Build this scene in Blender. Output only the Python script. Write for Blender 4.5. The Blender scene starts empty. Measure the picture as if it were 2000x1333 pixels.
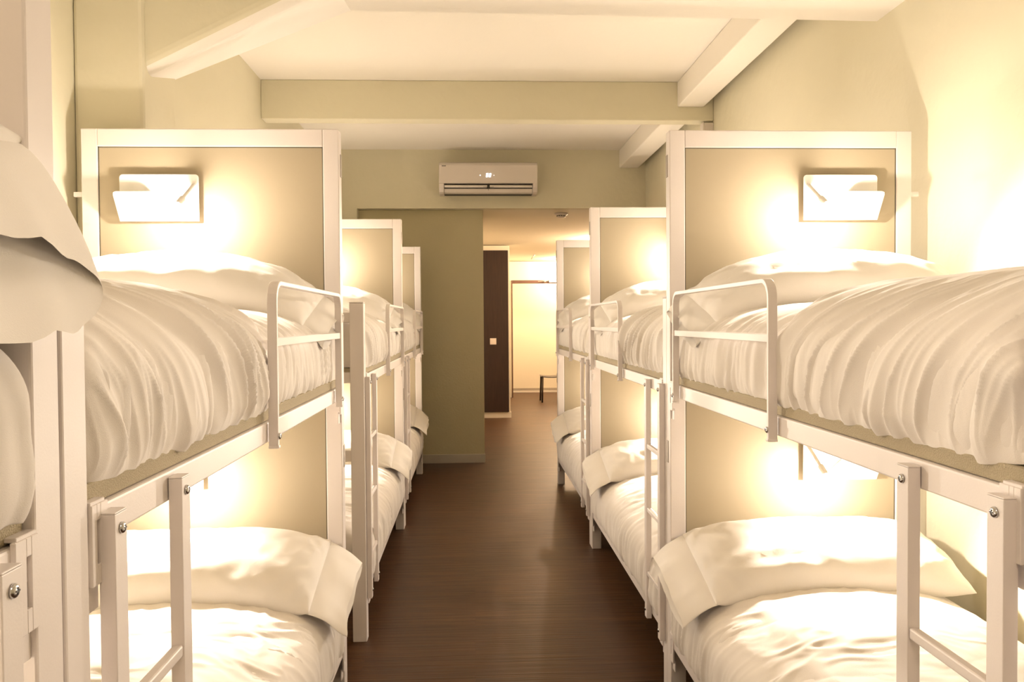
import bpy, bmesh, math, random
import numpy as np
from mathutils import Vector, Matrix, noise

# ------------------------------------------------------------------ camera
scene = bpy.context.scene
C = scene.collection
F_PX, PITCH, ROLL, YAW, EYE = 1635.5, .023, .0072, .0465, 1.379
def setup_camera():
    cam = bpy.data.cameras.new('camera')
    cam.sensor_width = 36.0
    cam.lens = F_PX / 2000 * 36.0
    cam.clip_start = .02
    o = bpy.data.objects.new('camera', cam)
    C.objects.link(o)
    cy, sy = math.cos(YAW), math.sin(YAW)
    cp, sp = math.cos(PITCH), math.sin(PITCH)
    cr, sr = math.cos(ROLL), math.sin(ROLL)
    R = Vector((cy, -sy, 0)); Fh = Vector((sy, cy, 0)); Z = Vector((0, 0, 1))
    F = Fh * cp - Z * sp; U = Fh * sp + Z * cp
    R2 = R * cr - U * sr; U2 = R * sr + U * cr
    m = Matrix((R2, U2, -F)).transposed().to_4x4()
    m.translation = Vector((0, 0, EYE))
    o.matrix_world = m
    scene.camera = o
setup_camera()

# ------------------------------------------------------------------ world, exposure, lamp strengths
w = bpy.data.worlds.new('world'); scene.world = w; w.use_nodes = True
w.node_tree.nodes['Background'].inputs[0].default_value = (1, .86, .66, 1)
w.node_tree.nodes['Background'].inputs[1].default_value = .02
scene.view_settings.view_transform = 'Standard'
scene.view_settings.look = 'None'
scene.view_settings.gamma = 1.0
scene.view_settings.exposure = 0.18
LAMP_W = 42                  # reading lamps, watts each
LAMP_COL = (1.0, .86, .715)
GLOW_W = 8.0                  # light each lamp spills sideways and back onto its plate
CORR_W = 110
CORR_COL = (1.0, .73, .50)
FILL_W = 22                   # added fill light behind the photographer, out of view
FILL_COL = (1.0, .80, .62)

# ------------------------------------------------------------------ materials
def mat(name, col, rough=.6, metal=0, bump=0, bscale=40, col2=None, cscale=6, emit=None, estr=0, stretch=None, spec=.5, sheen=0, trans=0):
    m = bpy.data.materials.new(name); m.use_nodes = True
    nt = m.node_tree; N = nt.nodes; L = nt.links
    b = N['Principled BSDF']
    b.inputs['Base Color'].default_value = (*col, 1)
    b.inputs['Roughness'].default_value = rough
    b.inputs['Metallic'].default_value = metal
    b.inputs['Specular IOR Level'].default_value = spec
    if sheen: b.inputs['Sheen Weight'].default_value = sheen
    if emit:
        b.inputs['Emission Color'].default_value = (*emit, 1)
        b.inputs['Emission Strength'].default_value = estr
    tc = N.new('ShaderNodeTexCoord'); mp = N.new('ShaderNodeMapping')
    L.new(tc.outputs['Object'], mp.inputs['Vector'])
    if stretch: mp.inputs['Scale'].default_value = stretch
    if col2:
        n = N.new('ShaderNodeTexNoise'); n.inputs['Scale'].default_value = cscale; n.inputs['Detail'].default_value = 5
        L.new(mp.outputs[0], n.inputs['Vector'])
        r = N.new('ShaderNodeValToRGB')
        r.color_ramp.elements[0].position = .3; r.color_ramp.elements[1].position = .7
        r.color_ramp.elements[0].color = (*col, 1); r.color_ramp.elements[1].color = (*col2, 1)
        L.new(n.outputs['Fac'], r.inputs[0]); L.new(r.outputs[0], b.inputs['Base Color'])
    if bump:
        n = N.new('ShaderNodeTexNoise'); n.inputs['Scale'].default_value = bscale; n.inputs['Detail'].default_value = 4
        L.new(mp.outputs[0], n.inputs['Vector'])
        bp = N.new('ShaderNodeBump'); bp.inputs['Strength'].default_value = bump; bp.inputs['Distance'].default_value = .01
        L.new(n.outputs['Fac'], bp.inputs['Height']); L.new(bp.outputs[0], b.inputs['Normal'])
    return m

M = {}
M['wall'] = mat('olive_cream_paint', (.72, .675, .515), .75, bump=.3, bscale=14, col2=(.75, .705, .54), cscale=2)
M['green'] = mat('olive_paint', (.54, .48, .30), .7, bump=.15, bscale=60, col2=(.56, .50, .32), cscale=3)
M['ceil'] = mat('ceiling_paint', (.92, .875, .80), .8, bump=.15, bscale=18)
M['hall'] = mat('hall_paint', (.82, .76, .62), .8, bump=.1, bscale=30)
M['frame'] = mat('white_powder_coat', (.82, .76, .735), .42, bump=.03, bscale=300)
M['panel'] = mat('olive_laminate', (.44, .375, .265), .38, bump=.02, bscale=200, spec=.4)
M['edge'] = mat('panel_gasket', (.12, .11, .08), .6)
M['base'] = mat('tan_bed_base', (.50, .43, .30), .8, bump=.5, bscale=420, col2=(.44, .375, .255), cscale=300)
M['sheet'] = mat('white_cotton', (.86, .81, .765), .85, bump=.12, bscale=700, sheen=.15)
M['pillow'] = mat('white_pillowcase', (.88, .84, .80), .85, bump=.12, bscale=700, sheen=.15)
M['chrome'] = mat('chrome', (.62, .62, .64), .22, metal=1)
M['dark'] = mat('screw_recess', (.05, .045, .04), .5)
M['lampw'] = mat('lamp_white_steel', (.88, .86, .82), .4)
M['bulb'] = mat('lit_bulb', (1, .9, .7), .4, emit=(1, .86, .62), estr=60)
M['plastic'] = mat('white_plastic', (.74, .67, .61), .35)
M['grey'] = mat('grey_plate', (.42, .37, .32), .4, metal=.3)
M['alu'] = mat('brushed_skirting', (.55, .50, .42), .35, metal=.5, bump=.05, bscale=200, stretch=(1, 30, 30))
M['skirt'] = mat('white_skirting', (.78, .74, .66), .5)
M['darkwood'] = mat('dark_walnut', (.018, .009, .007), .5, col2=(.034, .017, .012), cscale=9, stretch=(8, 8, .5), bump=.05, bscale=60)
M['brown'] = mat('brown_door_trim', (.11, .055, .035), .45, col2=(.14, .07, .045), cscale=10, stretch=(1, 8, 8))
M['led'] = mat('display_light', (1, 1, 1), .4, emit=(.9, .92, 1), estr=1.1)
M['stool'] = mat('dark_stool', (.035, .022, .018), .3, bump=.03)
M['steel'] = mat('stool_leg_steel', (.05, .035, .028), .35, metal=.5)

def floor_mat():
    m = bpy.data.materials.new('brown_wood_vinyl'); m.use_nodes = True
    nt = m.node_tree; N = nt.nodes; L = nt.links; b = N['Principled BSDF']
    tc = N.new('ShaderNodeTexCoord')
    br = N.new('ShaderNodeTexBrick')
    br.offset = .37; br.inputs['Scale'].default_value = 1
    br.inputs['Brick Width'].default_value = 1.22; br.inputs['Row Height'].default_value = .18
    br.inputs['Mortar Size'].default_value = .0008; br.inputs['Mortar Smooth'].default_value = .2
    br.inputs['Color1'].default_value = (.3, .3, .3, 1); br.inputs['Color2'].default_value = (.7, .7, .7, 1)
    br.inputs['Mortar'].default_value = (.15, .15, .15, 1)
    L.new(tc.outputs['Object'], br.inputs['Vector'])
    mp = N.new('ShaderNodeMapping'); mp.inputs['Scale'].default_value = (1.6, 26, 1)
    L.new(tc.outputs['Object'], mp.inputs['Vector'])
    add = N.new('ShaderNodeVectorMath'); add.operation = 'ADD'
    sc = N.new('ShaderNodeVectorMath'); sc.operation = 'SCALE'; sc.inputs[3].default_value = 9
    L.new(br.outputs['Color'], sc.inputs[0]); L.new(mp.outputs[0], add.inputs[0]); L.new(sc.outputs[0], add.inputs[1])
    n1 = N.new('ShaderNodeTexNoise'); n1.inputs['Scale'].default_value = 1.6; n1.inputs['Detail'].default_value = 7; n1.inputs['Roughness'].default_value = .62
    L.new(add.outputs[0], n1.inputs['Vector'])
    r = N.new('ShaderNodeValToRGB'); e = r.color_ramp.elements
    e[0].position = .3; e[0].color = (.042, .018, .007, 1)
    e[1].position = .72; e[1].color = (.115, .053, .022, 1)
    k = e.new(.5); k.color = (.074, .033, .0125, 1)
    L.new(n1.outputs['Fac'], r.inputs[0])
    mx = N.new('ShaderNodeMix'); mx.data_type = 'RGBA'; mx.blend_type = 'MULTIPLY'; mx.inputs['Factor'].default_value = .35
    L.new(r.outputs[0], mx.inputs['A']); L.new(br.outputs['Color'], mx.inputs['B'])
    hs = N.new('ShaderNodeHueSaturation'); hs.inputs['Value'].default_value = 1.15
    L.new(mx.outputs['Result'], hs.inputs['Color']); L.new(hs.outputs[0], b.inputs['Base Color'])
    mp2 = N.new('ShaderNodeMapping'); mp2.inputs['Scale'].default_value = (1.2, 70, 1)
    L.new(tc.outputs['Object'], mp2.inputs['Vector'])
    n2 = N.new('ShaderNodeTexNoise'); n2.inputs['Scale'].default_value = 1.5; n2.inputs['Detail'].default_value = 4
    L.new(mp2.outputs[0], n2.inputs['Vector'])
    bp = N.new('ShaderNodeBump'); bp.inputs['Strength'].default_value = .6; bp.inputs['Distance'].default_value = .004
    L.new(n2.outputs['Fac'], bp.inputs['Height']); L.new(bp.outputs[0], b.inputs['Normal'])
    b.inputs['Roughness'].default_value = .4; b.inputs['Specular IOR Level'].default_value = .25
    return m
M['floor'] = floor_mat()

# ------------------------------------------------------------------ helpers
def tag(o, label=None, cat=None, group=None, kind=None):
    if label: o['label'] = label
    if cat: o['category'] = cat
    if group: o['group'] = group
    if kind: o['kind'] = kind
    return o

def link(name, me, parent=None, loc=None):
    o = bpy.data.objects.new(name, me); C.objects.link(o)
    if parent: o.parent = parent
    if loc: o.location = loc
    return o

def thing(name, loc, label, cat, group=None):
    o = link(name, None, None, loc); o.empty_display_size = .1
    return tag(o, label, cat, group)

def box(bm, x0, x1, y0, y1, z0, z1, mi=0):
    if x0 > x1: x0, x1 = x1, x0
    vs = [bm.verts.new((x, y, z)) for x in (x0, x1) for y in (y0, y1) for z in (z0, z1)]
    for f in ((0, 1, 3, 2), (4, 6, 7, 5), (0, 4, 5, 1), (2, 3, 7, 6), (0, 2, 6, 4), (1, 5, 7, 3)):
        fc = bm.faces.new([vs[i] for i in f]); fc.material_index = mi
    return vs

def finish(bm, name, mats, bevel=0, smooth=False, segs=2, recalc=True):
    if recalc: bmesh.ops.recalc_face_normals(bm, faces=bm.faces)
    if bevel:
        ed = [e for e in bm.edges if len(e.link_faces) == 2 and e.calc_face_angle(0) > .6]
        bmesh.ops.bevel(bm, geom=ed, offset=bevel, segments=segs, profile=.5, affect='EDGES', clamp_overlap=True)
    me = bpy.data.meshes.new(name); bm.to_mesh(me); bm.free()
    for m in (mats if isinstance(mats, (list, tuple)) else [mats]): me.materials.append(m)
    if smooth: me.polygons.foreach_set('use_smooth', [True] * len(me.polygons))
    me.update()
    return me

def boxes(name, lst, m, bevel=0, segs=2):
    bm = bmesh.new()
    for b in lst: box(bm, *b)
    return finish(bm, name, m, bevel, segs=segs)

def struct(name, lst, m, bevel=0):
    return tag(link(name, boxes(name, lst, m, bevel)), kind='structure')

def lathe(bm, prof, axis, origin, n=20, mi=0, cap=True):
    """prof: (r, h) along axis vector."""
    ax = Vector(axis).normalized(); t = ax.orthogonal().normalized(); b = ax.cross(t); o = Vector(origin)
    rings = []
    for r, h in prof:
        rings.append([bm.verts.new(o + ax * h + (t * math.cos(2 * math.pi * i / n) + b * math.sin(2 * math.pi * i / n)) * r) for i in range(n)])
    for A, B in zip(rings, rings[1:]):
        for i in range(n):
            f = bm.faces.new((A[i], A[(i + 1) % n], B[(i + 1) % n], B[i])); f.material_index = mi; f.smooth = True
    if cap:
        for R in (rings[0], rings[-1]):
            f = bm.faces.new(R); f.material_index = mi

def sweep_yz(bm, path, x0, x1, th):
    """flat bar: path in (y,z), width x0..x1, thickness th in the path plane"""
    n = len(path); rings = []
    for i, p in enumerate(path):
        a = Vector(path[max(i - 1, 0)]); c = Vector(path[min(i + 1, n - 1)]); d = (c - a).normalized()
        nrm = Vector((-d.y, d.x)); p = Vector(p)
        q0 = p + nrm * th / 2; q1 = p - nrm * th / 2
        rings.append([bm.verts.new((x0, q0.x, q0.y)), bm.verts.new((x1, q0.x, q0.y)), bm.verts.new((x1, q1.x, q1.y)), bm.verts.new((x0, q1.x, q1.y))])
    for A, B in zip(rings, rings[1:]):
        for i in range(4): bm.faces.new((A[i], A[(i + 1) % 4], B[(i + 1) % 4], B[i]))
    bm.faces.new(rings[0]); bm.faces.new(rings[-1])

# ------------------------------------------------------------------ room shell
XL, XR, YE, ZC = -1.42, 1.68, 8.07, 3.03
ZH = 2.47
struct('floor', [(-2.2, 3.2, -2.6, 17, -.12, 0)], M['floor'])
struct('wall_left', [(XL - .15, XL, -2.6, YE, 0, ZC)], M['wall'])
struct('wall_right', [(XR, XR + .15, -2.6, YE, 0, ZC)], M['wall'])
struct('wall_rear', [(XL, XR, -2.6, -2.45, 0, ZC)], M['wall'])
struct('wall_end', [(XL, -1.096, YE, YE + .12, 0, ZH), (XL, XR, YE, YE + .12, ZH, ZC)], M['wall'])
struct('wall_partition', [(-1.42, .106, YE + .12, YE + .9, 0, ZH)], M['green'], bevel=.004)
struct('ceiling', [(XL - .15, XR + .15, -2.6, YE + .12, ZC, ZC + .12)], M['ceil'])
struct('ceiling_hall', [(-1.42, 2.35, YE + .12, 16.4, ZH + .01, ZH + .13)], M['hall'])
struct('wall_hall_right', [(2.2, 2.35, YE + .12, 16.4, 0, ZH)], M['hall'])
struct('wall_hall_left', [(-.1, .0, YE + .9, 12, 0, ZH)], M['hall'])
struct('wall_closet', [(0, .53, 12, 15.19, 0, ZH)], M['hall'], bevel=.003)
struct('wall_hall_end', [(.53, .70, 15.19, 15.31, 0, ZH), (.70, 1.72, 15.19, 15.31, 2.13, ZH), (1.72, 2.2, 15.19, 15.31, 0, ZH)], M['hall'])
struct('wall_lobby', [(.3, 2.2, 16.24, 16.4, 0, ZH), (.3, .45, 15.31, 16.24, 0, ZH)], M['hall'])
# dark timber lining of the far doorway
tag(link('door_1', boxes('door_lining', [(.70, .722, 15.17, 15.32, 0, 2.13), (.722, 1.70, 15.17, 15.32, 2.075, 2.13), (1.70, 1.72, 15.17, 15.32, 0, 2.13)], M['brown'], .002)), kind='structure')
# skirtings
struct('baseboard_partition', [(-1.08, .112, YE + .108, YE + .122, 0, .085)], M['alu'], .002)
struct('baseboard_closet', [(.1, .536, 11.985, 12.0, 0, .08), (.53, .542, 12.0, 15.17, 0, .08)], M['skirt'], .002)
struct('baseboard_lobby', [(.45, 2.2, 16.225, 16.24, 0, .035)], M['skirt'], .002)
struct('trim_1', [(.45, 2.2, 16.23, 16.24, .036, .088)], M['alu'], .001)
struct('baseboard_left', [(XL, XL + .012, -2.45, YE, 0, .085)], M['alu'], .002)
struct('baseboard_right', [(XR - .012, XR, -2.45, YE, 0, .085)], M['alu'], .002)

# beams
def cross_beam():
    bm = bmesh.new()
    y0, y1 = 3.11, 3.42
    poly = [(XL, ZC), (XR, ZC), (XR, 2.612), (-.50, 2.618), (-1.2, 2.268), (XL, 2.16)]
    back = [(XL, ZC), (XR, ZC), (XR, 2.612), (-.48, 2.635), (-1.2, 2.345), (XL, 2.25)]
    A = [bm.verts.new((x, y0, z)) for x, z in poly]; B = [bm.verts.new((x, y1, z)) for x, z in back]
    n = len(poly)
    for i in range(n): bm.faces.new((A[i], A[(i + 1) % n], B[(i + 1) % n], B[i]))
    bm.faces.new(A); bm.faces.new(B)
    bmesh.ops.recalc_face_normals(bm, faces=bm.faces)
    ed = [e for e in bm.edges if all(abs(v.co.y - y0) < 1e-4 for v in e.verts) and max(v.co.z for v in e.verts) < 2.7]
    bmesh.ops.bevel(bm, geom=ed, offset=.06, segments=6, profile=.5, affect='EDGES', clamp_overlap=True)
    for f in bm.faces:
        f.material_index = 0 if abs(f.normal.y) > .9 else 1
        if .05 < abs(f.normal.y) < .98: f.smooth = True
    me = finish(bm, 'haunched_beam', [M['wall'], M['ceil']])
    tag(link('trim_2', me), kind='structure')
cross_beam()
struct('trim_3', [(XL, -1.175, 3.085, 3.425, 0, ZC)], M['wall'], .014)                   # pier under the haunch
struct('trim_4', [(XL, XR, 5.77, 5.90, 2.765, ZC)], M['wall'], .006)                      # second cross beam
struct('trim_5', [(1.425, 1.61, 3.42, 5.77, 2.857, ZC), (1.425, 1.61, 5.90, YE, 2.857, ZC)], M['ceil'], .008)

# ------------------------------------------------------------------ bunk beds
W = .89          # bed width
def rr(s, a0, a1): return (s * a0, s * a1)

MC = {}
def cached(key, fn):
    if key not in MC: MC[key] = fn()
    return MC[key]

def screw_mesh(s):
    bm = bmesh.new()
    ax = (-s, 0, 0)
    lathe(bm, [(.0075, 0), (.0075, .002), (.0065, .0038), (.0042, .005), (.001, .0054)], ax, (0, 0, 0), 18, 0)
    xo = -s * .0050; xi = -s * .0058
    box(bm, xo, xi, -.0036, .0036, -.0008, .0008, 1); box(bm, xo, xi, -.0008, .0008, -.0036, .0036, 1)
    return finish(bm, 'screw', [M['chrome'], M['dark']])

def bracket_mesh(s):
    bm = bmesh.new()
    a0, a1 = s * -.004, s * .002
    # plate with a slot: y 0..-.045 , z 0..-.10
    box(bm, a0, a1, -.014, 0, -.10, 0); box(bm, a0, a1, -.045, -.024, -.10, 0)
    box(bm, a0, a1, -.024, -.014, -.10, -.075); box(bm, a0, a1, -.024, -.014, -.02, 0)
    box(bm, s * .0025, s * .004, -.03, -.008, -.085, -.012, 1)
    box(bm, s * -.002, s * .03, -.04, 0, -.001, .004)
    box(bm, s * .006, s * .010, -.036, 0, -.135, -.095)
    return finish(bm, 'bracket', [M['frame'], M['grey']], .0012, segs=1)

def guard_mesh(s, y0, y1, zb, zt):
    """hoop from y0 (near) to y1 (far)"""
    bm = bmesh.new()
    r = .045; p = [(y0, zb), (y0, zt - r)]
    for k in range(1, 8):
        a = math.pi / 2 * k / 8; p.append((y0 + r - r * math.cos(a), zt - r + r * math.sin(a)))
    p.append((y0 + r, zt)); p.append((y1 - r, zt))
    for k in range(1, 8):
        a = math.pi / 2 * k / 8; p.append((y1 - r + r * math.sin(a), zt - r + r * math.cos(a)))
    p.append((y1, zt - r)); p.append((y1, zb))
    sweep_yz(bm, p, s * -.024, s * -.002, .012)
    box(bm, s * -.020, s * -.006, y0 + .006, y1 - .006, zt - .146, zt - .126)
    for yy in (y0, y1):
        box(bm, s * -.026, s * -.0015, yy - .008, yy + .008, zb - .006, zb + .001)
    return finish(bm, 'guard_rail', [M['frame']], .0018, segs=2)

def bunk(name_label, xa, yb, s, length, ladder=(-1.735, -1.975), guard=(-1.125, -.195), group=None):
    """a = distance from the aisle face towards the wall; y = 0 at the back of the headboard, negative towards the foot"""
    key = (s, length)
    t = thing('bunk_bed', (xa, yb, 0), name_label, 'bunk bed', group)
    H = 2.063
    def X(a0, a1): return (s * a0, s * a1)
    def add(n, lst, m, bev=.003, parent=t, k=None):
        lst = [(s * a0, s * a1, y0, y1, z0, z1) for a0, a1, y0, y1, z0, z1 in lst]
        me = cached((n, key, k), lambda: boxes(n, lst, m, bev))
        return link(n, me, parent)
    st = .056
    add('headboard_post', [(0, st, -.058, 0, 0, H)], M['frame'], .003, k='a')
    add('headboard_post', [(W - st, W, -.058, 0, 0, H)], M['frame'], .003, k='w')
    add('headboard_top_rail', [(st, W - st, -.058, 0, H - .062, H)], M['frame'], .003)
    add('headboard_bottom_rail', [(st, W - st, -.05, -.008, .10, .17)], M['frame'], .003)
    pn = add('headboard_panel', [(st + .003, W - st - .003, -.052, -.012, .17, H - .065)], M['panel'], .001)
    add('panel_gasket', [(st, st + .0032, -.053, -.03, .17, H - .062), (W - st - .0032, W - st, -.053, -.03, .17, H - .062), (st, W - st, -.053, -.03, H - .0652, H - .062)], M['edge'], 0, pn)
    yf = -length
    for a0 in (0, W - .06):
        add('foot_post', [(a0, a0 + .06, yf, yf + .06, 0, 1.463), (a0 - .001, a0 + .061, yf - .001, yf + .061, 1.463, 1.469)], M['frame'], .003, k=a0)
    for z in (.20, .78, 1.12, 1.38):
        add('foot_crossbar', [(.06, W - .06, yf + .015, yf + .045, z, z + .045)], M['frame'], .003, k=z)
    for z in (.197, 1.107):
        for a0, kk in ((.001, 'a'), (W - .031, 'w')):
            add('side_rail', [(a0, a0 + .03, yf + .06, -.058, z, z + .046)], M['frame'], .0035, k=(z, kk))
        add('bed_base', [(.010, W - .010, yf + .062, -.062, z + .0465, z + .074)], M['base'], .003, k=z)
    # rail brackets at both ends, upper and lower, aisle side
    bme = cached(('br', s), lambda: bracket_mesh(s))
    bmf = cached(('brf', s), lambda: mirrored(bme))
    for z in (.248, 1.158):
        link('rail_bracket', bme, t, (0, -.0585, z))
        link('rail_bracket', bmf, t, (0, yf + .0605, z))
    # grey catch plates on the aisle face of the headboard post
    for z in (1.94, .90):
        link('catch_plate', cached(('cp', s), lambda: boxes('catch_plate', [(s * -.0025, s * .001, -.03, -.006, -.04, .04)], M['grey'], .001)), t, (0, 0, z))
    # little bumper between post and wall
    link('wall_spacer', cached(('ws', s), lambda: boxes('wall_spacer', [(s * W, s * (W + .032), -.05, -.036, -.009, .009)], M['frame'], .003)), t, (0, 0, 1.835))
    sm = cached(('sc', s), lambda: screw_mesh(s))
    if ladder:
        lad = link('ladder', None, t)
        lad.empty_display_size = .1
        for y in ladder:
            me = cached(('stile', s), lambda: boxes('stile', [(s * -.021, s * -.0005, -.018, .018, .18, 1.142), (s * -.0213, s * 0, -.0183, .0183, 1.142, 1.1445)], M['frame'], .002))
            link('ladder_stile', me, lad, (0, y, 0))
            link('screw', sm, lad, (s * -.021, y, 1.122)); link('screw', sm, lad, (s * -.021, y, .215))
        for z in (.355, .612, .868):
            me = cached(('rung', s, ladder), lambda: boxes('rung', [(s * -.019, s * -.003, min(ladder) + .018, max(ladder) - .018, 0, .018)], M['frame'], .003))
            link('ladder_rung', me, lad, (0, 0, z))
    if guard:
        g = link('guard_rail', cached(('guard', s), lambda: guard_mesh(s, guard[0], guard[1], 1.10, 1.472)), t)
        for y in guard: link('screw', sm, g, (s * -.024, y, 1.122))
    return t

def mirrored(me):
    m2 = me.copy()
    for v in m2.vertices: v.co.y = -v.co.y
    m2.flip_normals()
    return m2

# ------------------------------------------------------------------ bedding
def profile(a0, a1, z0, z1, n, nv, tlo=-62):
    """open C profile over the mattress, from aisle bottom over the top to wall bottom"""
    ac, zc, ha, hz = (a0 + a1) / 2, (z0 + z1) / 2, (a1 - a0) / 2, (z1 - z0) / 2
    th = np.linspace(math.pi, 0, 1400); c, s_ = np.cos(th), np.sin(th)
    zm = z0 + (z1 - z0) * .42                       # widest line of the side
    x = ac + ha * np.sign(c) * np.abs(c) ** (2 / n[0]); z = zm + (z1 - zm) * np.abs(s_) ** (2 / n[1])
    # lower half: nearly straight down, turning in at the very bottom
    k = np.linspace(1, 0, 200); lx = ha * (1 - .022 * k ** 5 - .008 * k ** 2); lz = zm - (zm - z0) * k
    x = np.concatenate([ac - lx, x, (ac + lx)[::-1]]); z = np.concatenate([lz, z, lz[::-1]])
    L = np.concatenate([[0], np.cumsum(np.hypot(np.diff(x), np.diff(z)))])
    # denser sampling on the aisle half
    t = np.linspace(0, 1, nv); t = t ** 1.35
    s = t * L[-1]
    px, pz = np.interp(s, L, x), np.interp(s, L, z)
    tx, tz = np.gradient(px), np.gradient(pz); l = np.hypot(tx, tz) + 1e-9
    return px, pz, -tz / l, tx / l, s, L[-1]

def cloth(name, s, a0, a1, y0, y1, z0, z1, seed, nu, nv, A=.012, slant=.5, top=.004, n=(4, 2.6), endk=.06, freq=9, crown=.0, wav=.0, bunch=0, reach=1.9, mat_=None, quilt=0, startk=None):
    """y0 foot end (near), y1 head end"""
    px, pz, nx, nz, S, LT = profile(a0, a1, z0, z1, n, nv)
    ys = np.linspace(y0, y1, nu)
    verts = []
    ac = (a0 + a1) / 2; NN = noise.noise
    hz = z1 - z0
    for i, y in enumerate(ys):
        tt = (y - y0) / (y1 - y0)
        # ends roll in
        d0 = min(1, (y - y0) / (startk or endk)); d1 = min(1, (y1 - y) / endk)
        e = (1 - (1 - d0) ** 2) ** .5 * (1 - (1 - d1) ** 2) ** .5
        ins = (1 - e) * .035
        for j in range(nv):
            sj = S[j]; side = max(0, 1 - sj / (hz * reach)); side = side * side * (3 - 2 * side)
            oside = max(0, 1 - (LT - sj) / (hz * 1.2))
            zz = pz[j]
            q = y + slant * 4.2 * max(0, zz - z0) ** 2 + .05 * NN(Vector((y * 2.1, sj * 3, seed + 9)))
            n1 = NN(Vector((q * freq, sj * 1.1, seed)))
            n2 = NN(Vector((q * freq * 2.1 + 3, sj * 1.5, seed + 17)))
            n3 = NN(Vector((q * freq * 4.2, sj * 2.2, seed + 23)))
            amp = .9 + 1.1 * NN(Vector((y * 2.2, sj * 2, seed + 31)))
            fold = .42 * n1 + (.30 - abs(n2) ** .6 * .95) * .85 + (.25 - abs(n3) ** .7 * .8) * .45
            side = min(1, side * 1.5)
            h = side * A * fold * max(.35, amp)
            gat = math.exp(-max(0, sj - .02) / .055)
            h *= min(1, .2 + sj / .05)
            h += gat * min(A, .02) * .6 * NN(Vector((q * freq * 4.5, sj * 5, seed + 5)))
            t1 = NN(Vector((y * 4.5, sj * 5.5, seed + 40)))
            t2 = NN(Vector((y * 10 + 2 * t1, sj * 8, seed + 50)))
            t3 = NN(Vector((y * 22 + 3 * t2, sj * 15, seed + 55)))
            h += (1 - side) * top * (1.2 * t1 + (.6 - abs(t2) * 2) * .8 + .35 * t3)
            if quilt:
                h += (1 - side) * quilt * (abs(math.sin(y * 9 + 1.5 * NN(Vector((sj * 2.5, y * 1.5, seed + 70)))) ) ** .5 - .6)
            if bunch:
                k = max(0, 1 - (y - y0) / .12)
                h += side * k * bunch * NN(Vector((y * 14, sj * 11, seed + 60)))
            wallfade = 1 - oside
            h *= .3 + .7 * wallfade
            cr = crown * math.sin(math.pi * min(1, max(0, (px[j] - a0) / (a1 - a0)))) * (1 if zz > (z0 + z1) / 2 else 0)
            cr *= e
            bx = px[j] + nx[j] * (h - ins); bz = zz + nz[j] * (h - ins) + cr
            yy = y + (wav * NN(Vector((sj * 6, seed + 80, 0))) * (1 - abs(2 * tt - 1)) if wav else 0)
            if wav: yy = y + wav * NN(Vector((sj * 7, seed + 80, 0))) * tt ** 8
            verts.append((s * bx, yy, bz))
    faces = []
    for i in range(nu - 1):
        for j in range(nv - 1):
            a, b, c, d = i * nv + j, i * nv + j + 1, (i + 1) * nv + j + 1, (i + 1) * nv + j
            faces.append((a, b, c, d) if s < 0 else (a, d, c, b))
    # end caps down to the mattress
    me = bpy.data.meshes.new(name); me.from_pydata(verts, [], faces)
    bm = bmesh.new(); bm.from_mesh(me)
    bm.verts.ensure_lookup_table()
    V = list(bm.verts)
    for i in (0, nu - 1):
        row = V[i * nv:(i + 1) * nv]
        c = bm.verts.new((s * ac, row[0].co.y, (z0 + z1) / 2))
        for j in range(nv - 1): bm.faces.new((row[j], row[j + 1], c))
        bm.faces.new((row[-1], row[0], c))
    for i in range(nu - 1):
        bm.faces.new((V[i * nv], V[(i + 1) * nv], V[(i + 1) * nv + nv - 1], V[i * nv + nv - 1]))
    bmesh.ops.recalc_face_normals(bm, faces=bm.faces)
    bm.to_mesh(me); bm.free()
    me.polygons.foreach_set('use_smooth', [True] * len(me.polygons))
    me.materials.append(mat_ or M['sheet'])
    return me

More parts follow.
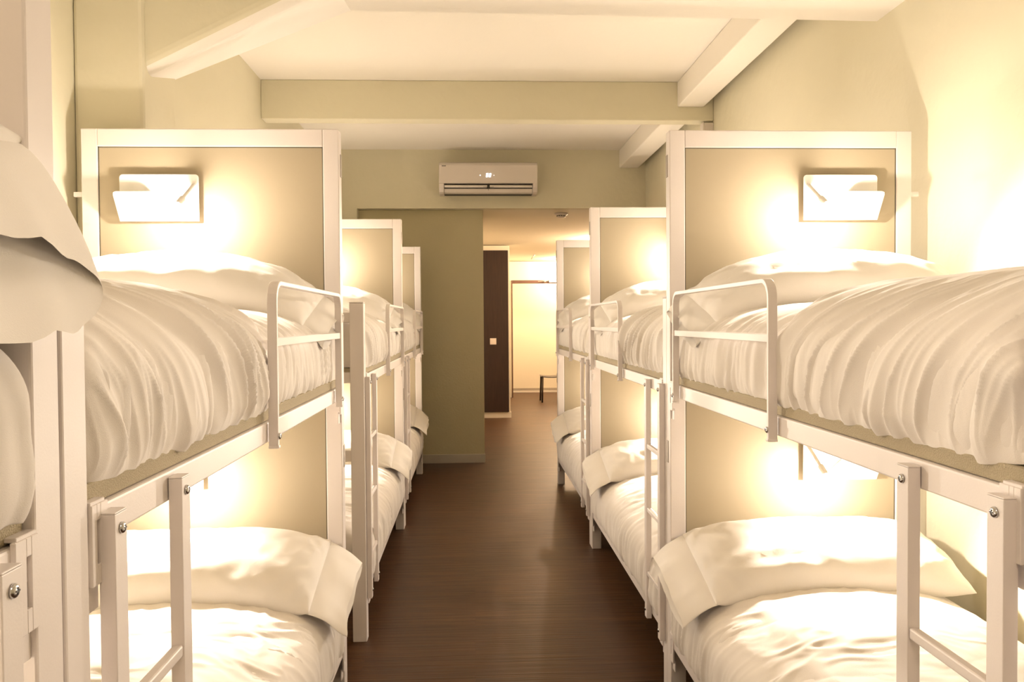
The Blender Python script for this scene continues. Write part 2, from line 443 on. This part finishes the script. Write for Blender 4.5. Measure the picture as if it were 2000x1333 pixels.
def pillow_mesh(s, L=.84, D=.20, H=.075, flap=.11, droop=.05, seed=0, nu=90, nv=64, mouth=.025, part='body', tw=0.0, corner=0.0, sag=0.0):
    """u along a (body from +L/2 at the wall to -L/2 at the aisle); flap continues past the aisle end"""
    NN = noise.noise; bm = bmesh.new(); rings = []
    if part == 'body':
        us = [math.sin(math.pi / 2 * math.sin(math.pi / 2 * (2 * i / (nu - 1) - 1))) for i in range(nu)]
        for u in us:
            h = H * max(0, (1 - abs(u) ** 3.2)) ** .5 + .003
            d = D * (.90 + .10 * u * u) * (1 if u < 0 else 1)
            ring = []
            for k in range(nv):
                v = 2 * math.pi * k / nv; c, sn = math.cos(v), math.sin(v)
                y = d * math.copysign(abs(c) ** .85, c)
                z = h * math.copysign(abs(sn) ** .95, sn) * (1 if sn > 0 else .8)
                a = u * L / 2
                e = 1 - abs(u)
                rad = NN(Vector((math.atan2(y, (1 - abs(u)) * .5 + .05) * 4.0, u * 2, seed)))
                edge = max(0, 1 - e / .35)
                w = .016 * rad * edge + .005 * NN(Vector((a * 9, y * 9, seed + 3))) + .006 * (.5 - 2 * abs(NN(Vector((a * 7, y * 13, seed + 6))))) + .004 * (.5 - 2 * abs(NN(Vector((a * 16 + y * 12, y * 8 - a * 10, seed + 16)))))
                w += .006 * NN(Vector((a * 4, y * 5, seed + 12)))
                z += w * (abs(sn) ** .5) * (1 if sn > 0 else .5)
                z -= sag * max(0, -u) ** 2.2            # aisle end sinks over the mattress edge
                ring.append(bm.verts.new((s * a, y, z)))
            rings.append(ring)
        for A, B in zip(rings, rings[1:]):
            for k in range(nv): bm.faces.new((A[k], A[(k + 1) % nv], B[(k + 1) % nv], B[k]))
        bm.faces.new(rings[0]); bm.faces.new(rings[-1])
        for f in bm.faces: f.smooth = True
        return finish(bm, 'pillow', M['pillow'], smooth=True)
    nu = 22
    for i in range(nu):
        t = i / (nu - 1)
        a = -L / 2 + .012 - t * (flap + .012)
        d = D * (1 - .03 * t)
        m = .0045 + (mouth - .0045) * t ** .8
        ring = []
        for k in range(nv):
            v = 2 * math.pi * k / nv; c, sn = math.cos(v), math.sin(v)
            y = d * math.copysign(abs(c) ** .8, c)
            z = m * math.copysign(abs(sn) ** 1.0, sn)
            z += t * .014 * NN(Vector((y * 9, seed + 8, t * 2))) + t * .006 * NN(Vector((y * 24, seed + 18, t)))
            yy = y / D
            z -= sag * (1 + 2.2 * t * flap / (L / 2)) if sag else 0
            z -= droop * t ** 1.4 * (1 + corner * (-yy)) + tw * t * yy
            aa = a + t * .014 * NN(Vector((y * 7, seed + 28, 0))) + (droop * .25 * t ** 2)
            ring.append(bm.verts.new((s * aa, y, z)))
        rings.append(ring)
    for A, B in zip(rings, rings[1:]):
        for k in range(nv): bm.faces.new((A[k], A[(k + 1) % nv], B[(k + 1) % nv], B[k]))
    me = finish(bm, 'pillowcase_hem', M['pillow'], smooth=True, recalc=False)
    return me

def pillow(label, xa, yb, s, z, seed, yc=-.30, tilt=.16, ac=.455, group=None, key=None, **kw):
    b = cached(('pb', s, key if key is not None else seed), lambda: pillow_mesh(s, seed=seed, **kw))
    f = cached(('pf', s, key if key is not None else seed), lambda: pillow_mesh(s, seed=seed, part='flap', **kw))
    t = thing('pillow', (xa + s * ac, yb + yc, z), label, 'pillow', group)
    t.rotation_euler = (tilt, 0, 0)
    link('pillow_body', b, t); link('pillowcase_hem', f, t)
    return t

def reading_lamp(label, xa, yb, s, dz, power, group):
    """dz = 0 for the upper berth"""
    z0 = 1.737 + dz
    t = thing('reading_lamp', (xa + s * .615, yb - .0525, z0), label, 'lamp', group)
    def lamp_plate():
        bm = bmesh.new()
        w_, h_, r, th = .135, .162, .012, .003
        pts = []
        for cx, cz, a0 in ((w_ - r, h_ - r, 0), (-w_ + r, h_ - r, 90)):
            for k in range(7):
                a = math.radians(a0 + 90 * k / 6); pts.append((cx + r * math.cos(a), cz + r * math.sin(a)))
        pts += [(-w_, 0), (w_, 0)]
        A = [bm.verts.new((x, -.030, z)) for x, z in pts]; B = [bm.verts.new((x, -.027, z)) for x, z in pts]
        n = len(pts)
        for i in range(n): bm.faces.new((A[i], A[(i + 1) % n], B[(i + 1) % n], B[i]))
        bm.faces.new(A); bm.faces.new(B)
        box(bm, -.05, .05, -.027, 0, .03, .12)
        return finish(bm, 'wall_plate', M['lampw'])
    def shelf():
        # folded up from the bottom edge on the wall side: trapezoid leaning out
        bm = bmesh.new()
        # (a, z, y)
        P = [(-.125, .0, -.030), (.135, .0, -.030), (.139, .084, -.076), (.136, .092, -.081), (.127, .095, -.083), (.008, .095, -.083), (-.004, .090, -.080), (-.045, .036, -.047)]
        A = [bm.verts.new((s * a, y, z)) for a, z, y in P]; B = [bm.verts.new((s * a, y + .0026, z + .0014)) for a, z, y in P]
        n = len(P)
        for i in range(n): bm.faces.new((A[i], A[(i + 1) % n], B[(i + 1) % n], B[i]))
        bm.faces.new(A); bm.faces.new(B)
        return finish(bm, 'lamp_shelf', M['lampw'])
    def arm():
        bm = bmesh.new()
        p0 = Vector((s * -.118, -.032, .126)); p1 = Vector((s * -.102, -.150, .040)); d = p1 - p0
        lathe(bm, [(.004, -.006), (.006, 0), (.006, d.length - .05), (.0105, d.length - .045), (.0105, d.length - .004), (.0095, d.length)], d, p0, 18)
        lathe(bm, [(.006, 0), (.006, .01)], (0, 1, 0), p0 + Vector((0, -.006, 0)), 12)
        return finish(bm, 'spot_arm', M['lampw'])
    def bulb():
        bm = bmesh.new()
        p0 = Vector((s * -.118, -.032, .126)); p1 = Vector((s * -.102, -.150, .040)); d = (p1 - p0).normalized()
        lathe(bm, [(.0085, 0), (.0085, .003), (.006, .006), (.002, .0075)], d, p1, 16)
        return finish(bm, 'bulb', M['bulb'])
    link('wall_plate', cached(('lpl', s), lamp_plate), t)
    link('lamp_shelf', cached(('lsh', s), shelf), t)
    link('spot_arm', cached(('lar', s), arm), t)
    lit = power > 0
    bo = link('bulb', cached(('lbu', s, lit), bulb), t)
    if not lit:
        ld = bpy.data.lights.new('reading_glow', 'POINT'); ld.energy = 2.2; ld.color = (1, .78, .52); ld.shadow_soft_size = .012
        link('reading_glow', ld, t, (s * -.100, -.164, .024)); return t          # dimmed
    def spot():
        ld = bpy.data.lights.new('reading_light', 'SPOT'); ld.energy = power; ld.color = LAMP_COL; ld.shadow_soft_size = .012
        ld.spot_size = math.radians(150); ld.spot_blend = .7
        return ld
    def glow():
        ld = bpy.data.lights.new('reading_glow', 'POINT'); ld.energy = GLOW_W; ld.color = LAMP_COL; ld.shadow_soft_size = .012
        return ld
    lo = link('reading_light', cached(('spot', power), spot), t, (s * -.100, -.166, .022))
    lo.rotation_euler = (math.radians(-52), 0, 0)          # out over the bed and down
    link('reading_glow', cached('glow', glow), t, (s * -.100, -.164, .024))
    return t

RIGHT, LEFT = .710, -.468
rows = [
    # key, xa, yb, s, length, where
    ('L0', LEFT, .968, -1, 2.02, 'in the left row beside the photographer, cut by the left picture edge'),
    ('L1', LEFT, 3.052, -1, 2.078, 'nearest whole bunk of the left row'),
    ('L2', LEFT, 5.63, -1, 2.02, 'middle of the left row, beyond the narrow gap'),
    ('L3', LEFT, 7.66, -1, 2.02, 'farthest of the left row, by the olive partition'),
    ('R1', RIGHT, 3.048, 1, 2.062, 'nearest of the right row'),
    ('R2', RIGHT, 5.068, 1, 2.02, 'middle of the right row'),
    ('R3', RIGHT, 7.088, 1, 2.02, 'farthest of the right row, by the hall'),
]
short = {'L0': 'bunk cut by the left picture edge', 'L1': 'nearest whole left bunk', 'L2': 'middle left bunk beyond the gap', 'L3': 'farthest left bunk',
         'R1': 'nearest right bunk', 'R2': 'middle right bunk', 'R3': 'farthest right bunk'}
for key, xa, yb, s, ln, where in rows:
    hero = key in ('L1', 'R1', 'L0')
    lab = {'L0': 'white metal bunk bed cut off by the left picture edge, only its headboard end showing',
           'L1': 'large white metal bunk bed with olive headboard, nearest whole one on the left',
           'L2': 'white metal bunk bed in the left row, just beyond the narrow gap',
           'L3': 'white metal bunk bed farthest away on the left, beside the olive partition',
           'R1': 'large white metal bunk bed with ladder and guard rail, nearest on the right',
           'R2': 'white metal bunk bed standing second in the right row',
           'R3': 'white metal bunk bed farthest away on the right, before the lit hall'}[key]
    if key == 'L0':
        bunk(lab, xa, yb, s, ln, ladder=(-.142, -.402), guard=None, group='white bunk beds along the aisle')
    else:
        bunk(lab, xa, yb, s, ln, group='white bunk beds along the aisle')
    for lvl, dz in (('upper', 0), ('lower', -.91)):
        zb = 1.178 + dz
        res = 1.0 if hero else .55
        sd = sum(map(ord, key)) * 3 + (7 if lvl == 'upper' else 0)
        yf = -ln + .062
        # mattress with its tucked cover
        m1 = cloth('mattress', s, -.016 if key == 'L0' and lvl == 'upper' else .004, W - .012, yf + .02, -.066, zb, zb + .225, sd, int(220 * res), int(110 * res), A=.024, slant=.3, top=.003, freq=7.5, endk=.03 if key == 'L0' else .05, n=(4, 3), crown=.03)
        ds = zb + .0
        tag(link('mattress', m1, None, (xa, yb, 0)), f'white covered mattress on the {lvl} berth of the {short[key]}', 'mattress', 'mattresses on the bunks')
        yend = -1.09 if lvl == 'upper' else -.10
        up = lvl == 'upper'
        m2 = cloth('duvet', s, -.004 if up else -.014, W - .006, yf + .004, yend, zb - (.001 if up else .034), zb + (.255 if up else .238), sd + 100, int(330 * res), int(170 * res),
                   A=.040 if up else .022, slant=.62 if up else .25, top=.004 if up else .0085, freq=5.2 if up else 6.5, endk=.03, startk=.10, n=(3.6, 2.5), crown=.045 if up else .02,
                   bunch=.03, quilt=0 if up else .005, wav=.03, reach=1.9 if up else 1.25)
        tag(link('duvet', m2, None, (xa, yb, 0)), f'rumpled white duvet on the {lvl} berth of the {short[key]}', 'duvet', 'duvets on the bunks')
        # pillow
        kw = dict(L=.83, D=.22, H=.105, flap=.12, droop=.075, mouth=.022, sag=.02)
        pz = zb + (.320 if lvl == 'upper' else .300)
        if lvl == 'upper': kw.update(flap=.072, droop=.045, D=.21, sag=.075)
        if key == 'L0' and lvl == 'upper':
            kw.update(flap=.09, droop=.11, D=.225, mouth=.05, corner=-.5, sag=0); pz += .02
        pillow(f'white pillow on the {lvl} berth of the {short[key]}', xa, yb, s, pz, sd, yc=-.27 if key == 'L0' else -.285, tilt=.26, ac=.42 if key == 'L0' else (.468 if lvl == 'upper' else .455), group='white pillows on the bunks', **kw)
        reading_lamp(f'white reading lamp over the {lvl} berth of the {short[key]}', xa, yb, s, 0 if lvl == 'upper' else -.94, 0 if (key, lvl) == ('L0', 'upper') else LAMP_W * (1.3 if key[1] in '23' else 1), 'reading lamps on the headboards')

# ------------------------------------------------------------------ air conditioner
def air_conditioner():
    t = thing('air_conditioner', (.156, YE, 2.585), 'white wall mounted air conditioner above the passage to the hall', 'air conditioner')
    hw = .461; h = .292
    def prof_extrude(prof, x0, x1, m, name, bev=.004):
        bm = bmesh.new()
        A = [bm.verts.new((x0, y, z)) for y, z in prof]; B = [bm.verts.new((x1, y, z)) for y, z in prof]; n = len(prof)
        for i in range(n): bm.faces.new((A[i], A[(i + 1) % n], B[(i + 1) % n], B[i]))
        bm.faces.new(A); bm.faces.new(B)
        return finish(bm, name, m, bev)
    front = [(0, h), (-.165, h), (-.185, h - .008), (-.197, h - .03), (-.203, .12), (-.203, .093), (0, .093)]
    link('housing', prof_extrude(front, -hw, hw, M['plastic'], 'housing'), t)
    side = [(0, .0925), (-.203, .0925), (-.200, .05), (-.178, .012), (-.15, 0), (0, 0)]
    link('end_cheek', prof_extrude(side, -hw, -hw + .045, M['plastic'], 'end_cheek'), t)
    link('end_cheek', prof_extrude(side, hw - .045, hw, M['plastic'], 'end_cheek'), t)
    link('air_outlet', boxes('air_outlet', [(-hw + .046, hw - .046, -.12, 0, .004, .0925)], M['dark']), t)
    low = [(-.121, .072), (-.188, .062), (-.172, .016), (-.12, .002)]
    link('outlet_chin', prof_extrude([(-.121, .05), (-.178, .044), (-.162, .010), (-.121, .002)], -hw + .048, hw - .048, M['plastic'], 'outlet_chin', .002), t)
    for x0, x1 in ((-hw + .05, -.012), (.012, hw - .05)):
        link('louvre', prof_extrude([(-.194, .074), (-.188, .077), (-.150, .054), (-.192, .056)], x0, x1, M['plastic'], 'louvre', .001), t)
    bm = bmesh.new()
    box(bm, -.002, .002, -.197, -.18, .028, .09); box(bm, -.05, .05, -.1965, -.194, .058, .061)
    link('louvre_clip', finish(bm, 'louvre_clip', M['edge']), t)
    # display digits 22 (seven segment) and indicator dots
    bm = bmesh.new()
    for dx in (-.022, .006):
        wd, hd, tk = .019, .034, .006; x0 = dx; z0 = .150; y0, y1 = -.2055, -.2005
        for k in (0, 1, 2): box(bm, x0, x0 + wd, y0, y1, z0 + k * (hd - tk) / 2, z0 + k * (hd - tk) / 2 + tk)
        box(bm, x0, x0 + tk, y0, y1, z0, z0 + hd / 2); box(bm, x0 + wd - tk, x0 + wd, y0, y1, z0 + hd / 2, z0 + hd)
    link('display', finish(bm, 'display', M['led']), t)
    for x in (-.076, .052):
        bm = bmesh.new(); lathe(bm, [(.006 if x < 0 else .004, 0), (.003, .002)], (0, -1, 0), (x, -.2025, .166), 12)
        link('indicator_light', finish(bm, 'indicator_light', M['led']), t)
    # tiny maker's plate, too small in the photo to be read
    bm = bmesh.new(); x = -hw + .028
    for k, (w_, hh) in enumerate(((.007, .009), (.006, .009), (.003, .009), (.006, .009), (.006, .009))):
        box(bm, x, x + w_, -.1995, -.197, .250, .250 + hh); x += w_ + .002
    link('maker_mark', finish(bm, 'maker_mark', M['dark']), t)
air_conditioner()

# ------------------------------------------------------------------ small items
t = thing('smoke_detector', (.905, 8.50, ZH + .01), 'round white smoke detector on the hall ceiling behind the lintel', 'smoke detector')
bm = bmesh.new(); lathe(bm, [(.066, 0), (.066, .016), (.058, .024), (.045, .026), (.045, .036), (.04, .044), (.02, .048)], (0, 0, -1), (0, 0, 0), 36)
link('detector_body', finish(bm, 'detector_body', M['plastic']), t)
bm = bmesh.new()
for k in range(12):
    a = 2 * math.pi * k / 12; c, s_ = math.cos(a), math.sin(a)
    vs = box(bm, -.008, .008, -.0475, -.044, -.035, -.027)
    for v in vs: v.co = Vector((v.co.x * c - v.co.y * s_, v.co.x * s_ + v.co.y * c, v.co.z))
link('vent_slots', finish(bm, 'vent_slots', M['dark']), t)

o = tag(link('wood_panel', boxes('wood_panel', [(.106, .508, 11.97, 11.999, .085, 2.40)], M['darkwood'], .003)), 'tall dark walnut panel at the end of the passage', 'panel')
t = thing('light_switch', (.287, 11.975, 1.10), 'small square white light switch on the dark walnut panel', 'light switch')
link('switch_plate', boxes('switch_plate', [(-.045, .045, -.009, 0, -.045, .045)], M['plastic'], .003), t)
link('rocker', boxes('rocker', [(-.026, .026, -.013, -.009, -.026, .026)], M['plastic'], .002), t)

t = thing('door_closer', (1.40, 15.17, 2.105), 'small metal door closer on the brown frame of the far doorway', 'door closer')
link('closer_body', boxes('closer_body', [(-.02, .25, -.05, 0, -.02, .03)], M['chrome'], .004), t)
bm = bmesh.new(); lathe(bm, [(.008, 0), (.008, .22)], (-1, -.1, -.05), (0, -.03, .01), 10); lathe(bm, [(.016, 0), (.016, .04)], (0, 0, -1), (-.09, -.04, .02), 12)
link('closer_arm', finish(bm, 'closer_arm', M['chrome']), t)

t = thing('ceiling_hook', (1.02, 13.8, ZH + .01), 'tiny metal hook on the hall ceiling', 'hook')
bm = bmesh.new(); lathe(bm, [(.006, 0), (.006, .09)], (-.6, 0, -.8), (0, 0, 0), 8); lathe(bm, [(.02, 0), (.02, .006)], (0, 0, -1), (0, 0, 0), 12)
link('hook_rod', finish(bm, 'hook_rod', M['chrome']), t)

t = thing('junction_box', (XR, 5.80, 2.70), 'small white junction box high on the right wall under the cross beam', 'junction box')
link('box_lid', boxes('box_lid', [(-.075, -.065, -.03, .05, -.05, .055)], M['plastic'], .004), t)
link('box_body', boxes('box_body', [(-.065, 0, -.027, .047, -.047, .052)], M['plastic'], .003), t)

def stool():
    t = thing('stool', (1.33, 14.38, 0), 'low dark metal stool with dipped seat near the far doorway', 'stool')
    bm = bmesh.new(); n = 17; g = {}
    for i in range(n):
        for j in range(n):
            u, v = i / (n - 1) * 2 - 1, j / (n - 1) * 2 - 1
            x = .17 * u; y = .20 * v
            z = .445 - .018 * (1 - u * u) + .008 * v * v
            g[i, j, 0] = bm.verts.new((x, y, z)); g[i, j, 1] = bm.verts.new((x, y, z - .016))
    for i in range(n - 1):
        for j in range(n - 1):
            for k in (0, 1): bm.faces.new((g[i, j, k], g[i + 1, j, k], g[i + 1, j + 1, k], g[i, j + 1, k]))
    for i in range(n - 1):
        for j in (0, n - 1):
            bm.faces.new((g[i, j, 0], g[i + 1, j, 0], g[i + 1, j, 1], g[i, j, 1])); bm.faces.new((g[j, i, 0], g[j, i + 1, 0], g[j, i + 1, 1], g[j, i, 1]))
    link('seat', finish(bm, 'seat', M['stool'], smooth=True), t)
    for x in (-.15, .15):
        for y in (-.18, .18):
            bm = bmesh.new(); top = Vector((x, y, .432)); bot = Vector((x * 1.08, y * 1.12, 0)); d = bot - top
            lathe(bm, [(.016, 0), (.015, d.length)], d, top, 10)
            link('leg', finish(bm, 'leg', M['steel']), t)
stool()

# ------------------------------------------------------------------ ceiling lamps of the hall, and an added fill light behind the photographer
def ceiling_lamp(label, x, y, z, power, col, r=.09, name='ceiling_lamp'):
    t = thing(name, (x, y, z), label, 'ceiling lamp')
    bm = bmesh.new(); lathe(bm, [(r, 0), (r, .02), (r * .92, .024)], (0, 0, -1), (0, 0, 0), 28)
    link('lamp_housing', finish(bm, 'lamp_housing', M['plastic']), t)
    ld = bpy.data.lights.new('hall_light', 'POINT'); ld.energy = power; ld.color = col; ld.shadow_soft_size = r * .6
    link('hall_light', ld, t, (0, 0, -.03 - r * .6))
ceiling_lamp('round lamp on the hall ceiling behind the middle right bunk', 1.80, 11.1, ZH + .01, CORR_W, CORR_COL)
ceiling_lamp('round lamp on the hall ceiling above the stool', 1.62, 14.6, ZH + .01, CORR_W * .6, CORR_COL)
ceiling_lamp('round lamp in the lobby behind the far doorway', 1.75, 15.8, ZH + .01, CORR_W * .5, CORR_COL)
t = thing('fill_panel', (.1, -.9, ZC), 'added square fill light overhead behind the photographer', 'fill light')
link('fill_housing', boxes('fill_housing', [(-.32, .32, -.32, .32, -.05, 0)], M['plastic'], .006), t)
ld = bpy.data.lights.new('fill_light', 'AREA'); ld.energy = FILL_W; ld.color = FILL_COL; ld.size = .6  # unseen fill, added to brighten the near bunks
link('fill_light', ld, t, (0, 0, -.055))
